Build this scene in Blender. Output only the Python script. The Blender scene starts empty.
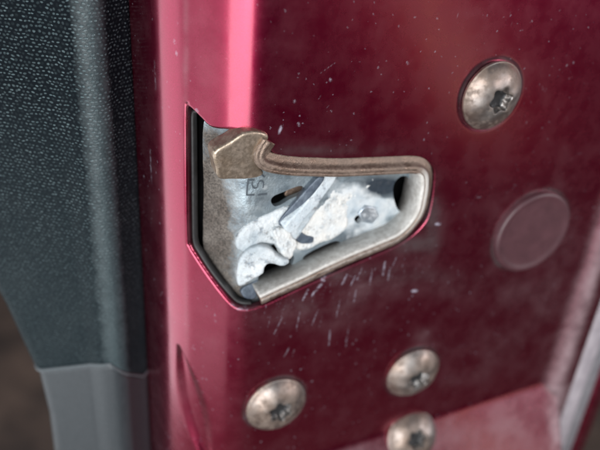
import bpy, bmesh, math, random
import numpy as np
from mathutils import Vector, Matrix
random.seed(7); rng = np.random.default_rng(7)
scene = bpy.context.scene
COL = scene.collection
MM = 0.001
# ------------------------------------------------------------------ camera
# Door frame: u = right along the door end face, w = out of the face, z = up (mm).
# World: X = u, Y = -w, Z = z + height of the camera above the ground.
F_PX, CX, CY = 690.0, 300.0, 225.0
D = 105.0                      # camera stands 105 mm off the plane of the end face
CAM_H = 860.0
_n = np.array([-338.0, -412.0, F_PX]); _n /= np.linalg.norm(_n)
_dn = np.array([-96.0, (F_PX**2 + 338*96)/412.0, F_PX]); _dn /= np.linalg.norm(_dn)
_rt = np.cross(_dn, _n)
def world(u, w, z): return Vector((u*MM, -w*MM, (z + CAM_H)*MM))
cam_d = bpy.data.cameras.new('camera'); cam = bpy.data.objects.new('camera', cam_d); COL.objects.link(cam)
def img2world(v): return Vector((float(v@_rt), float(v@_n), float(-(v@_dn))))
ax_x = img2world(np.array([1., 0, 0])); ax_y = img2world(np.array([0, -1., 0])); ax_z = img2world(np.array([0, 0, -1.]))
R3 = Matrix((ax_x, ax_y, ax_z)).transposed()
cam.matrix_world = Matrix.Translation(world(0, D, 0)) @ R3.to_4x4()
cam_d.sensor_width = 36.0; cam_d.lens = 36.0*F_PX/600.0
cam_d.clip_start = 0.005; cam_d.clip_end = 200.0
cam_d.dof.use_dof = True; cam_d.dof.focus_distance = 0.122; cam_d.dof.aperture_fstop = 13.5
scene.camera = cam
# ------------------------------------------------------------------ world, lamps, exposure
wd = bpy.data.worlds.new('World'); scene.world = wd; wd.use_nodes = True
wd.node_tree.nodes['Background'].inputs[0].default_value = (0.75, 0.85, 1.0, 1)
wd.node_tree.nodes['Background'].inputs[1].default_value = 0.11
AIM = world(45, 0, -75)
def lamp(name, az, el, dist, sx, sy, power, color=(1, 1, 1), roll=0):
    a, e = math.radians(az), math.radians(el)
    d = Vector((math.sin(a)*math.cos(e), -math.cos(a)*math.cos(e), math.sin(e)))
    l = bpy.data.lights.new(name, 'AREA'); l.shape = 'RECTANGLE'; l.size = sx; l.size_y = sy
    l.energy = power; l.color = color
    o = bpy.data.objects.new(name, l); COL.objects.link(o)
    o.location = AIM + d*dist; o.rotation_euler = (d.to_track_quat('Z', 'Y') @ Matrix.Rotation(math.radians(roll), 3, 'Z').to_quaternion()).to_euler()
    return o
lamp('daylight_opening', -36, 3, 1.0, 0.75, 1.05, 12.0, (0.97, 0.985, 1.0))
lamp('fold_core_lamp', -25, 16, 1.0, 0.26, 0.75, 5.2, (0.98, 0.99, 1.0))  # unseen lamp added inside the key to grade the fold highlight
lamp('side_fill', -104, -16, 1.0, 0.85, 1.7, 9.5, (0.92, 0.96, 1.0))  # unseen lamp added at the left to light the inner fold
lamp('pale_wall', -66, -16, 1.0, 0.46, 1.8, 2.2, (1.0, 0.97, 1.0))  # added fill lamp, no real source; brightens the chamfer
lamp('panel_fill', 52, 15, 1.0, 0.60, 0.28, 4.6, (1.0, 0.95, 0.98))  # unseen lamp added so the lower panel reflects something bright
lamp('warm_streak_lamp', 36, -9, 1.0, 0.05, 0.36, 0.11, (1.0, 0.74, 0.52), 34)  # strip lamp added for a brownish streak reflected in the face
scene.view_settings.view_transform = 'Standard'; scene.view_settings.look = 'None'
scene.view_settings.gamma = 1.0; scene.view_settings.exposure = 0.15
scene.view_settings.use_curve_mapping = False
scene.render.engine = 'CYCLES'
scene.cycles.use_denoising = True
scene.cycles.max_bounces = 8
# ------------------------------------------------------------------ geometry helpers
def ray(px, py):
    d = np.array([px - CX, py - CY, F_PX]); return np.array([d@_rt, -(d@_n), -(d@_dn)])   # (u, w, z)
def on_plane(px, py, w=0.0):
    r = ray(px, py); t = (w - D)/r[1]; return np.array([r[0]*t, w, r[2]*t])
def on_tilted(px, py, p0, nrm):
    r = ray(px, py); c = np.array([0, D, 0.0]); t = ((p0 - c)@nrm)/(r@nrm); return c + r*t
# cross-section of the painted sheet, solved so that its bends sit where the photo shows them (row y = 225)
TH1, TH2 = math.radians(42), math.radians(80)
def hit2(px, q, ang):          # ray (px,225) against a line through q running left at angle ang below the face
    r = ray(px, 225.); d = np.array([-math.cos(ang), -math.sin(ang)])
    A = np.array([[r[0], -d[0]], [r[1], -d[1]]]); s = np.linalg.solve(A, np.array([q[0], q[1] - D])); return s[1]
def px_of(u, w, z):
    v = u*_rt - (w - D)*_n - z*_dn; return np.array([CX + F_PX*v[0]/v[2], CY + F_PX*v[1]/v[2]])
def zrow(u, w): # z that sits on image row 225
    lo, hi = -300., 50.
    for _ in range(50):
        m = (lo + hi)/2
        if px_of(u, w, m)[1] > 225: lo = m
        else: hi = m
    return lo
def arc_pts(q, a0, a1, R, n=14):
    # start at q with heading angle a0 (0 = straight left), turn down to a1
    out = []
    for k in range(1, n + 1):
        a = a0 + (a1 - a0)*k/n
        out.append((q[0] - R*(math.sin(a) - math.sin(a0)), q[1] - R*(math.cos(a0) - math.cos(a))))
    return out
def solve_R(q, a0, a1, px):
    lo, hi = 0.2, 30.
    for _ in range(50):
        m = (lo + hi)/2; e = arc_pts(q, a0, a1, m)[-1]
        if px_of(e[0], e[1], zrow(*e))[0] > px: lo = m
        else: hi = m
    return lo
q0 = on_plane(262, 225)[:2]
left = [tuple(q0)]
R1 = solve_R(left[-1], 0, TH1, 224); left += arc_pts(left[-1], 0, TH1, R1)
L1 = hit2(187, left[-1], TH1); left.append((left[-1][0] - L1*math.cos(TH1), left[-1][1] - L1*math.sin(TH1)))
R2 = solve_R(left[-1], TH1, TH2, 158); left += arc_pts(left[-1], TH1, TH2, R2)
L2 = max(6., hit2(124, left[-1], TH2)); left.append((left[-1][0] - L2*math.cos(TH2), left[-1][1] - L2*math.sin(TH2)))
# right side: face, rounded rim, drop, hem flange, folded skin edge
U_RIM = on_plane(560, 330)[0]
def rarc(q, a0, a1, R, n=10): # heading right; positive angle = down
    return [(q[0] + R*(math.sin(a0 + (a1-a0)*k/n) - math.sin(a0))*(1 if a1 > a0 else -1), q[1] - R*(math.cos(a0) - math.cos(a0 + (a1-a0)*k/n))*(1 if a1 > a0 else -1)) for k in range(1, n+1)]
RISE = 2.4
right = [(U_RIM, 0.0), (U_RIM + 7.5, 0.0)]
right += rarc(right[-1], 0, math.radians(80), 1.2)
a = math.radians(80); right.append((right[-1][0] + 0.8*math.cos(a), right[-1][1] - 0.8*math.sin(a)))
right += rarc(right[-1], a, math.radians(4), 1.2)
right.append((right[-1][0] + 16.0, right[-1][1] - 0.9))
right += rarc(right[-1], math.radians(4), math.radians(85), 2.0)
right.append((right[-1][0] + 1, right[-1][1] - 30.))
# ease the folds so that their curvature comes in gradually
lf = np.array(left[::-1] + [(q0[0] + 14.0, 0.0)])
_l = np.concatenate([[0], np.cumsum(np.linalg.norm(np.diff(lf, axis=0), axis=1))]); _t = np.arange(0, _l[-1], .2)
lf = np.stack([np.interp(_t, _l, lf[:, 0]), np.interp(_t, _l, lf[:, 1])], 1)
_k = np.exp(-.5*(np.arange(-30, 31)*.2/1.7)**2); _k /= _k.sum()
_p = np.vstack([lf[0] - (lf[1] - lf[0])*np.arange(30, 0, -1)[:, None], lf, lf[-1] + (lf[-1] - lf[-2])*np.arange(1, 31)[:, None]])
lf = np.stack([np.convolve(_p[:, i], _k, 'valid') for i in (0, 1)], 1)
prof = np.vstack([lf, np.array(right)])
PS = np.concatenate([[0], np.cumsum(np.linalg.norm(np.diff(prof, axis=0), axis=1))])
S0 = PS[len(lf) - 1] - lf[-1, 0]           # so that on the flat face s = u
PS -= S0
def prof_at(s):
    s = np.asarray(s, float)
    u = np.interp(s, PS, prof[:, 0]); w = np.interp(s, PS, prof[:, 1])
    e = 0.25
    du = np.interp(s + e, PS, prof[:, 0]) - np.interp(s - e, PS, prof[:, 0]); dw = np.interp(s + e, PS, prof[:, 1]) - np.interp(s - e, PS, prof[:, 1])
    L = np.hypot(du, dw) + 1e-9
    return u, w, -dw/L, du/L            # point and outward normal
def surf(s, z, h=0.0):
    u, w, nu, nw = prof_at(s); return np.stack([u + nu*h, w + nw*h, np.broadcast_to(z, np.shape(u))], -1)
_ss = np.linspace(PS[0], PS[-1], 4000)
def on_prof(px, py, h=0.0):    # pixel -> (s, z) on the sheet offset by h, nearest crossing to the camera
    r = ray(px, py); u, w, nu, nw = prof_at(_ss); u = u + nu*h; w = w + nw*h
    g = u*r[1] - (w - D)*r[0]
    best = None
    for k in np.nonzero(g[:-1]*g[1:] <= 0)[0]:
        f = g[k]/(g[k] - g[k+1] + 1e-15); s = _ss[k] + f*(_ss[k+1] - _ss[k]); uu = u[k] + f*(u[k+1] - u[k]); ww = w[k] + f*(w[k+1] - w[k])
        t = (ww - D)/r[1]
        if t > 0 and (best is None or t < best[0]): best = (t, s, r[2]*t)
    return np.array(best[1:])
def smooth_closed(pts, n=8, tension=0.5):
    p = np.asarray(pts, float); N = len(p); out = []
    for i in range(N):
        a, b, c, d = p[i-1], p[i], p[(i+1) % N], p[(i+2) % N]
        for k in range(n):
            t = k/n
            out.append(0.5*((2*b) + (-a + c)*t + (2*a - 5*b + 4*c - d)*t*t + (-a + 3*b - 3*c + d)*t**3))
    return np.array(out)
def smooth_open(pts, n=8):
    p = np.asarray(pts, float); p = np.vstack([2*p[0] - p[1], p, 2*p[-1] - p[-2]]); out = []
    for i in range(1, len(p) - 2):
        a, b, c, d = p[i-1], p[i], p[i+1], p[i+2]
        for k in range(n):
            t = k/n
            out.append(0.5*((2*b) + (-a + c)*t + (2*a - 5*b + 4*c - d)*t*t + (-a + 3*b - 3*c + d)*t**3))
    out.append(p[-2]); return np.array(out)
def dist_poly(P, poly, closed=True):
    """distance and nearest point of points P (n,2) to a polyline"""
    q = np.vstack([poly, poly[:1]]) if closed else poly
    bd = np.full(len(P), 1e9); bp = np.zeros_like(P)
    for a, b in zip(q[:-1], q[1:]):
        ab = b - a; t = np.clip(((P - a)@ab)/(ab@ab + 1e-12), 0, 1); c = a + t[:, None]*ab
        d = np.hypot(*(P - c).T); m = d < bd; bd[m] = d[m]; bp[m] = c[m]
    return bd, bp
def inside(P, poly):
    x, y = P.T; r = np.zeros(len(P), bool); q = np.vstack([poly, poly[:1]])
    for (x0, y0), (x1, y1) in zip(q[:-1], q[1:]):
        if y0 == y1: continue
        c = ((y0 > y) != (y1 > y)) & (x < (x1 - x0)*(y - y0)/(y1 - y0) + x0); r ^= c
    return r
_perm = rng.random((64, 64, 64))
def vnoise(P):                 # smooth value noise on (n,3)
    P = np.asarray(P); i = np.floor(P).astype(int); f = P - i; f = f*f*(3 - 2*f); r = 0
    for dx in (0, 1):
        for dy in (0, 1):
            for dz in (0, 1):
                wgt = (f[:, 0] if dx else 1 - f[:, 0])*(f[:, 1] if dy else 1 - f[:, 1])*(f[:, 2] if dz else 1 - f[:, 2])
                r = r + wgt*_perm[(i[:, 0] + dx) % 64, (i[:, 1] + dy) % 64, (i[:, 2] + dz) % 64]
    return r
def fbm(P, o=3):
    r = 0; a = 1; t = 0
    for k in range(o): r = r + a*vnoise(np.asarray(P)*2**k + 17.3*k); t += a; a *= .5
    return r/t
ROOT_W = world(60, 0, -90)
def link(name, me, mat, parent=None, smooth=True):
    o = bpy.data.objects.new(name, me); COL.objects.link(o)
    if mat: me.materials.append(mat)
    if smooth: me.polygons.foreach_set('use_smooth', np.ones(len(me.polygons), bool))
    if parent: o.parent = parent
    return o
def mesh_np(name, V, F, attrs=None, uv=None):
    """V in door mm (u,w,z); quads or a list of faces"""
    V = np.asarray(V, float); W = np.stack([V[:, 0]*MM, -V[:, 1]*MM, (V[:, 2] + CAM_H)*MM], 1) - np.array(ROOT_W)
    me = bpy.data.meshes.new(name)
    F = np.asarray(F) if not isinstance(F, list) else F
    me.from_pydata(W.tolist(), [], F.tolist() if not isinstance(F, list) else F)
    for k, a in (attrs or {}).items():
        at = me.attributes.new(k, 'FLOAT', 'POINT'); at.data.foreach_set('value', np.asarray(a, np.float32))
    if uv is not None:
        at = me.attributes.new('st', 'FLOAT_VECTOR', 'POINT'); at.data.foreach_set('vector', np.hstack([uv, np.zeros((len(uv), 1))]).astype(np.float32).ravel())
    me.update(); return me
def patch(name, outer, holes, spacing, hfun, mat, parent, attr_fun=None, xs=None, ys=None, wall=1.0, outer_wall=0.0, base=surf):
    """sheet over (s,z): grid trimmed exactly to an outer polygon and to holes, with walls down the trimmed edges"""
    if xs is None:
        lo, hi = outer.min(0) - spacing, outer.max(0) + spacing
        xs = np.arange(lo[0], hi[0], spacing); ys = np.arange(lo[1], hi[1], spacing)
    nx, ny = len(xs), len(ys)
    G = np.stack(np.meshgrid(xs, ys), -1).reshape(-1, 2)
    bad = np.zeros(len(G), bool)
    contours = ([(outer, True)] if outer is not None else []) + [(h, False) for h in holes]
    near = []
    for c, keep_in in contours:
        mg = spacing*2
        lo, hi = c.min(0) - mg, c.max(0) + mg
        bb = np.ones(len(G), bool) if keep_in else ((G > lo) & (G < hi)).all(1)
        ins = np.zeros(len(G), bool); ins[bb] = inside(G[bb], c)
        out = ~ins if keep_in else ins
        bad |= out; near.append((c, out))
    B = bad.reshape(ny, nx); good = ~B
    nb = np.zeros_like(B)
    for dy in (-1, 0, 1):
        for dx in (-1, 0, 1):
            nb |= np.roll(np.roll(good, dy, 0), dx, 1)
    snap = B & nb; snapf = snap.reshape(-1)
    for c, out in near:
        m = snapf & out
        if m.any(): G[m] = dist_poly(G[m], c)[1]
    idx = np.arange(nx*ny).reshape(ny, nx)
    F = np.stack([idx[:-1, :-1], idx[:-1, 1:], idx[1:, 1:], idx[1:, :-1]], -1).reshape(-1, 4)
    ok = good.reshape(-1)
    F = F[(ok[F].any(1)) & ((ok | snapf)[F].all(1))]
    used = np.unique(F); rm = np.full(nx*ny, -1); rm[used] = np.arange(len(used)); F = rm[F]; G = G[used]
    h = hfun(G) if callable(hfun) else np.full(len(G), float(hfun))
    V = base(G[:, 0], G[:, 1], h)
    A = attr_fun(G) if attr_fun else {}
    VV = [V]; FF = F.tolist(); UV = [G]; n0 = len(V); AA = {k: [v] for k, v in A.items()}
    for c, keep_in in contours:
        dep = outer_wall if keep_in else wall
        if dep <= 0: continue
        hc = hfun(c) if callable(hfun) else np.full(len(c), float(hfun))
        m = len(c)
        VV += [base(c[:, 0], c[:, 1], hc), base(c[:, 0], c[:, 1], hc - dep)]; UV += [c, c]
        for k in AA: v = attr_fun(c)[k]; AA[k] += [v, v]
        for i in range(m):
            j = (i + 1) % m; FF.append([n0 + i, n0 + j, n0 + m + j, n0 + m + i])
        n0 += 2*m
    me = mesh_np(name, np.vstack(VV), FF, {k: np.concatenate(v) for k, v in AA.items()}, np.vstack(UV))
    return link(name, me, mat, parent)
# ------------------------------------------------------------------ materials
def new_mat(name):
    m = bpy.data.materials.new(name); m.use_nodes = True; nt = m.node_tree; nt.nodes.clear()
    out = nt.nodes.new('ShaderNodeOutputMaterial'); return m, nt, out
class N:
    def __init__(s, nt): s.nt = nt
    def n(s, t, **kw):
        nd = s.nt.nodes.new(t)
        for k, v in kw.items():
            if k.startswith('i_'): nd.inputs[k[2:].replace('_', ' ')].default_value = v
            else: setattr(nd, k, v)
        return nd
    def l(s, a, b): s.nt.links.new(a, b)
    def attr(s, name): return s.n('ShaderNodeAttribute', attribute_name=name)
    def noise(s, vec, scale, detail=3, rough=.55):
        d = s.n('ShaderNodeTexNoise'); d.inputs['Scale'].default_value = scale; d.inputs['Detail'].default_value = detail; d.inputs['Roughness'].default_value = rough
        if vec is not None: s.l(vec, d.inputs['Vector'])
        return d.outputs['Fac']
    def ramp(s, fac, stops):
        d = s.n('ShaderNodeValToRGB'); e = d.color_ramp.elements
        while len(e) < len(stops): e.new(0.5)
        for el, (p, c) in zip(e, stops): el.position = p; el.color = c if len(c) == 4 else (*c, 1)
        s.l(fac, d.inputs[0]); return d.outputs[0]
    def rng(s, v, a, b, c=0., d=1.):
        m = s.n('ShaderNodeMapRange'); m.inputs[1].default_value = a; m.inputs[2].default_value = b; m.inputs[3].default_value = c; m.inputs[4].default_value = d
        s.l(v, m.inputs[0]); return m.outputs[0]
    def math(s, op, a, b=None):
        m = s.n('ShaderNodeMath', operation=op)
        for i, x in enumerate((a, b)):
            if x is None: continue
            if isinstance(x, (int, float)): m.inputs[i].default_value = x
            else: s.l(x, m.inputs[i])
        return m.outputs[0]
    def mix(s, f, a, b):
        m = s.n('ShaderNodeMix', data_type='RGBA')
        if isinstance(f, (int, float)): m.inputs[0].default_value = f
        else: s.l(f, m.inputs[0])
        for i, x in ((6, a), (7, b)):
            if isinstance(x, tuple): m.inputs[i].default_value = x if len(x) == 4 else (*x, 1)
            else: s.l(x, m.inputs[i])
        return m.outputs[2]
    def bump(s, h, dist, strength=1.0, normal=None):
        b = s.n('ShaderNodeBump'); b.inputs['Strength'].default_value = strength; b.inputs['Distance'].default_value = dist
        s.l(h, b.inputs['Height'])
        if normal: s.l(normal, b.inputs['Normal'])
        return b.outputs[0]
def bsdf(g, **kw):
    b = g.n('ShaderNodeBsdfPrincipled')
    for k, v in kw.items():
        k = k.replace('_', ' ')
        if isinstance(v, (int, float)): b.inputs[k].default_value = v
        elif isinstance(v, tuple): b.inputs[k].default_value = v if len(v) == 4 else (*v, 1)
        else: g.l(v, b.inputs[k])
    return b
def mat_paint():
    m, nt, out = new_mat('red_metallic_paint'); g = N(nt)
    tc = g.n('ShaderNodeTexCoord').outputs['Object']
    scr = g.attr('scratch').outputs['Fac']; dus = g.attr('dust').outputs['Fac']; gri = g.attr('grime').outputs['Fac']  # dust also carries the light painted on the right rim band
    # tiny dust specks
    v = g.n('ShaderNodeTexVoronoi', feature='F1'); v.inputs['Scale'].default_value = 640
    wb_ = g.n('ShaderNodeTexNoise'); wb_.inputs['Scale'].default_value = 2500; g.l(tc, wb_.inputs['Vector'])
    ws_ = g.n('ShaderNodeVectorMath', operation='SCALE'); g.l(wb_.outputs['Color'], ws_.inputs[0]); ws_.inputs[3].default_value = 0.0007
    wa_ = g.n('ShaderNodeVectorMath', operation='ADD'); g.l(tc, wa_.inputs[0]); g.l(ws_.outputs[0], wa_.inputs[1])
    g.l(wa_.outputs[0], v.inputs['Vector'])
    sep = g.n('ShaderNodeSeparateColor'); g.l(v.outputs['Color'], sep.inputs[0])
    size = g.rng(sep.outputs[0], 0.80, 1.0, 0.0, 0.15)
    speck = g.math('LESS_THAN', v.outputs['Distance'], size)
    v2 = g.n('ShaderNodeTexVoronoi', feature='F1'); v2.inputs['Scale'].default_value = 1300; g.l(wa_.outputs[0], v2.inputs['Vector'])
    sep2 = g.n('ShaderNodeSeparateColor'); g.l(v2.outputs['Color'], sep2.inputs[0])
    speck2 = g.math('LESS_THAN', v2.outputs['Distance'], g.rng(sep2.outputs[0], 0.86, 1.0, 0.0, 0.32))
    patchy = g.rng(g.noise(tc, 45, 3), 0.38, 0.68, 0.15, 1.0)
    spk = g.math('MULTIPLY', g.math('MAXIMUM', g.math('MULTIPLY', speck, sep.outputs[1]), g.math('MULTIPLY', speck2, 0.5)), patchy)
    flake = g.noise(tc, 9000, 1)
    base = g.mix(g.rng(flake, .3, .7), (0.205, 0.004, 0.027), (0.290, 0.008, 0.052))
    bl = g.noise(tc, 160, 5, .65)
    nrm = g.bump(g.noise(tc, 700, 2), 0.00002, 0.35)
    paint = bsdf(g, Base_Color=base, Metallic=0.93, Roughness=g.rng(bl, .3, .7, .25, .30), Coat_Weight=1.0, Coat_Roughness=g.rng(bl, .3, .75, .13, .24), Coat_IOR=1.5, Normal=nrm)
    film = g.rng(bl, 0.40, 0.8, 0.0, 0.03)
    df = g.math('MINIMUM', g.math('ADD', g.math('MULTIPLY', dus, g.rng(bl, .3, .65, .35, 1.)), film), 0.8)
    dust = bsdf(g, Base_Color=(0.30, 0.22, 0.235), Roughness=0.85)
    mx1 = g.n('ShaderNodeMixShader'); g.l(df, mx1.inputs[0]); g.l(paint.outputs[0], mx1.inputs[1]); g.l(dust.outputs[0], mx1.inputs[2])
    grime = bsdf(g, Base_Color=(0.05, 0.04, 0.042), Roughness=0.6)
    mxg = g.n('ShaderNodeMixShader'); g.l(g.math('MULTIPLY', gri, g.rng(bl, .3, .6, .3, 1.)), mxg.inputs[0]); g.l(mx1.outputs[0], mxg.inputs[1]); g.l(grime.outputs[0], mxg.inputs[2])
    chip = bsdf(g, Base_Color=(0.46, 0.44, 0.54), Roughness=0.55)
    mk = g.math('MINIMUM', g.math('ADD', g.math('MULTIPLY', spk, 0.36), g.math('MULTIPLY', scr, g.rng(g.noise(tc, 900, 4, .7), .40, .60, 0.0, 1.0))), 1.0)
    mx2 = g.n('ShaderNodeMixShader'); g.l(mk, mx2.inputs[0]); g.l(mxg.outputs[0], mx2.inputs[1]); g.l(chip.outputs[0], mx2.inputs[2])
    g.l(mx2.outputs[0], out.inputs[0]); return m
def mat_metal(name, c0, c1, dirt, dirt_amt, rough=(.3, .5), metal=1.0, scale=180, bumpd=0.00006, streak=0.0):
    m, nt, out = new_mat(name); g = N(nt)
    ob = g.n('ShaderNodeVectorMath', operation='SCALE'); g.l(g.n('ShaderNodeObjectInfo').outputs['Location'], ob.inputs[0]); ob.inputs[3].default_value = 7.3
    ta = g.n('ShaderNodeVectorMath', operation='ADD'); g.l(g.n('ShaderNodeTexCoord').outputs['Object'], ta.inputs[0]); g.l(ob.outputs[0], ta.inputs[1]); tc = ta.outputs[0]
    n1 = g.noise(tc, scale, 4, .6); n2 = g.noise(tc, scale*4.5, 4, .65); n3 = g.noise(tc, scale*14, 2)
    col = g.mix(g.rng(n1, .35, .65), c0, c1)
    nrm = g.bump(g.math('ADD', n2, g.math('MULTIPLY', n3, .5)), bumpd, 0.6)
    a = bsdf(g, Base_Color=col, Metallic=metal, Roughness=g.rng(n2, .3, .7, *rough), Normal=nrm)
    b = bsdf(g, Base_Color=g.mix(n3, dirt, tuple(x*.6 for x in dirt)), Roughness=.9, Normal=nrm)
    f = g.rng(g.math('ADD', g.math('MULTIPLY', n2, .6), g.math('MULTIPLY', n1, .4)), .62 - dirt_amt*.3, .75 - dirt_amt*.3, 0, min(1, .5 + dirt_amt))
    mx = g.n('ShaderNodeMixShader'); g.l(f, mx.inputs[0]); g.l(a.outputs[0], mx.inputs[1]); g.l(b.outputs[0], mx.inputs[2])
    g.l(mx.outputs[0], out.inputs[0]); return m
def mat_floor():
    """zinc latch plate: bare bluish zinc, white grease, brown dust packed into the left"""
    m, nt, out = new_mat('greasy_zinc_plate'); g = N(nt)
    tc = g.n('ShaderNodeTexCoord').outputs['Object']
    gr = g.attr('grease').outputs['Fac']; du = g.attr('dust').outputs['Fac']; dk = g.attr('dark').outputs['Fac']
    n1 = g.noise(tc, 260, 5, .6); n2 = g.noise(tc, 900, 4, .7); n3 = g.noise(tc, 2600, 3, .7)
    zn = g.mix(g.rng(n1, .3, .7), (0.22, 0.28, 0.32), (0.36, 0.42, 0.45))
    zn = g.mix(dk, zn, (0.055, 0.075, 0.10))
    nrm = g.bump(g.math('ADD', n2, n3), 0.00012, 0.6)
    z = bsdf(g, Base_Color=zn, Metallic=.75, Roughness=g.rng(n2, .3, .7, .35, .55), Normal=nrm)
    w = bsdf(g, Base_Color=g.mix(g.rng(n1, .35, .7), (0.34, 0.40, 0.44), (0.54, 0.56, 0.56)), Roughness=.6, Normal=nrm)
    d = bsdf(g, Base_Color=g.mix(g.rng(n1, .38, .62), g.mix(g.rng(n3, .36, .64), (0.035, 0.030, 0.026), (0.12, 0.10, 0.085)), g.mix(g.rng(n3, .36, .64), (0.075, 0.066, 0.058), (0.19, 0.168, 0.148))), Roughness=.95, Normal=g.bump(g.math('ADD', n2, n3), 0.0004, 0.8))
    fw = g.rng(g.math('ADD', gr, g.math('MULTIPLY', n1, .6)), .62, .85)
    fd = g.rng(g.math('ADD', du, g.math('ADD', g.math('MULTIPLY', n2, .7), g.math('MULTIPLY', n3, .5))), .60, 1.55)
    a = g.n('ShaderNodeMixShader'); g.l(fw, a.inputs[0]); g.l(z.outputs[0], a.inputs[1]); g.l(w.outputs[0], a.inputs[2])
    b = g.n('ShaderNodeMixShader'); g.l(fd, b.inputs[0]); g.l(a.outputs[0], b.inputs[1]); g.l(d.outputs[0], b.inputs[2])
    g.l(b.outputs[0], out.inputs[0]); return m
def mat_plain(name, col, rough, col2=None, scale=400, bumpd=0.0, metal=0.0, detail=4, spec=.5):
    m, nt, out = new_mat(name); g = N(nt)
    tc = g.n('ShaderNodeTexCoord').outputs['Object']
    n1 = g.noise(tc, scale, detail, .6)
    b = bsdf(g, Base_Color=g.mix(g.rng(n1, .3, .7), col, col2 or tuple(x*.7 for x in col)), Roughness=rough, Metallic=metal)
    b.inputs['Specular IOR Level'].default_value = spec
    if bumpd: g.l(g.bump(n1, bumpd, .7), b.inputs['Normal'])
    g.l(b.outputs[0], out.inputs[0]); return m
def mat_fabric():
    m, nt, out = new_mat('knitted_trim_fabric'); g = N(nt)
    st = g.attr('st').outputs['Vector']
    wob = g.n('ShaderNodeTexNoise'); wob.inputs['Scale'].default_value = 0.35; g.l(st, wob.inputs['Vector'])
    wo = g.n('ShaderNodeVectorMath', operation='SCALE'); g.l(wob.outputs['Color'], wo.inputs[0]); wo.inputs[3].default_value = 1.1
    p = g.n('ShaderNodeVectorMath', operation='ADD'); g.l(st, p.inputs[0]); g.l(wo.outputs[0], p.inputs[1])
    sx = g.n('ShaderNodeSeparateXYZ'); g.l(p.outputs[0], sx.inputs[0])
    PX, PY = 0.92, 0.72
    row = g.math('DIVIDE', sx.outputs[1], PY); fl = g.math('FLOOR', row)
    sh = g.math('MULTIPLY', g.math('MODULO', g.math('ABSOLUTE', fl), 2.0), 0.5)
    cx = g.math('ADD', g.math('DIVIDE', sx.outputs[0], PX), sh)
    jit = g.n('ShaderNodeTexWhiteNoise', noise_dimensions='2D')
    fx = g.math('SUBTRACT', g.math('FRACT', cx), .5); fy = g.math('SUBTRACT', g.math('FRACT', row), .5)
    r2 = g.math('ADD', g.math('MULTIPLY', fx, fx), g.math('MULTIPLY', g.math('MULTIPLY', fy, fy), 1.5))
    cell = g.n('ShaderNodeCombineXYZ'); g.l(g.math('FLOOR', cx), cell.inputs[0]); g.l(fl, cell.inputs[1])
    wn = g.n('ShaderNodeTexWhiteNoise', noise_dimensions='2D'); g.l(cell.outputs[0], wn.inputs['Vector'])
    g.l(cell.outputs[0], jit.inputs['Vector']); jc = g.n('ShaderNodeSeparateColor'); g.l(jit.outputs['Color'], jc.inputs[0])
    fx = g.math('ADD', fx, g.rng(jc.outputs[1], 0, 1, -.2, .2)); fy = g.math('ADD', fy, g.rng(jc.outputs[2], 0, 1, -.2, .2))
    r2 = g.math('ADD', g.math('MULTIPLY', fx, fx), g.math('MULTIPLY', g.math('MULTIPLY', fy, fy), g.rng(jc.outputs[0], 0, 1, .8, 2.2)))
    dot = g.rng(r2, 0.16, 0.03, 0, 1)
    nz = g.noise(st, 6, 3, .7)
    big = g.noise(st, .12, 3)
    amp = g.math('MULTIPLY', dot, g.math('MULTIPLY', g.rng(wn.outputs['Value'], 0, 1, .05, 1.0), g.rng(g.noise(st, 1.1, 3, .7), .35, .62, .35, 1.25)))
    mat_f = g.rng(g.math('ADD', sx.outputs[1], g.math('MULTIPLY', big, 14.0)), -85., -34., .7, 0.)      # nap matted together lower down
    amp = g.math('ADD', g.math('MULTIPLY', amp, g.math('SUBTRACT', 1.0, mat_f)), g.math('MULTIPLY', mat_f, g.rng(g.noise(st, 2.2, 4, .75), .3, .7, .02, .36)))
    ridge_sheen = g.math('MULTIPLY', g.rng(g.math('ABSOLUTE', g.math('ADD', sx.outputs[0], g.math('MULTIPLY', g.math('SUBTRACT', g.noise(st, .5, 4, .7), .5), 3.0))), 0.0, 3.6, 1., 0.), g.rng(g.noise(st, 3.0, 3, .7), .3, .7, .55, 1.))   # highlight along the ridge, painted into the nap colour and gloss
    amp = g.math('MINIMUM', g.math('ADD', amp, g.math('MULTIPLY', ridge_sheen, .62)), 1.25)
    thread = g.mix(g.rng(big, .35, .65), (0.050, 0.080, 0.088), (0.074, 0.108, 0.116))
    col = g.mix(amp, (0.004, 0.006, 0.008), thread)
    h = g.math('ADD', g.math('MULTIPLY', amp, 1.0), g.math('MULTIPLY', nz, .35))
    b = bsdf(g, Base_Color=col, Roughness=.38, Sheen_Weight=.0, Sheen_Roughness=.4, Normal=g.bump(h, .00012, .8))
    b.inputs['Sheen Tint'].default_value = (.6, .8, .9, 1)
    g.l(g.math('ADD', g.math('MULTIPLY', amp, .2), g.math('ADD', g.math('MULTIPLY', ridge_sheen, .5), .02)), b.inputs['Specular IOR Level'])
    g.l(b.outputs[0], out.inputs[0]); return m
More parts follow.
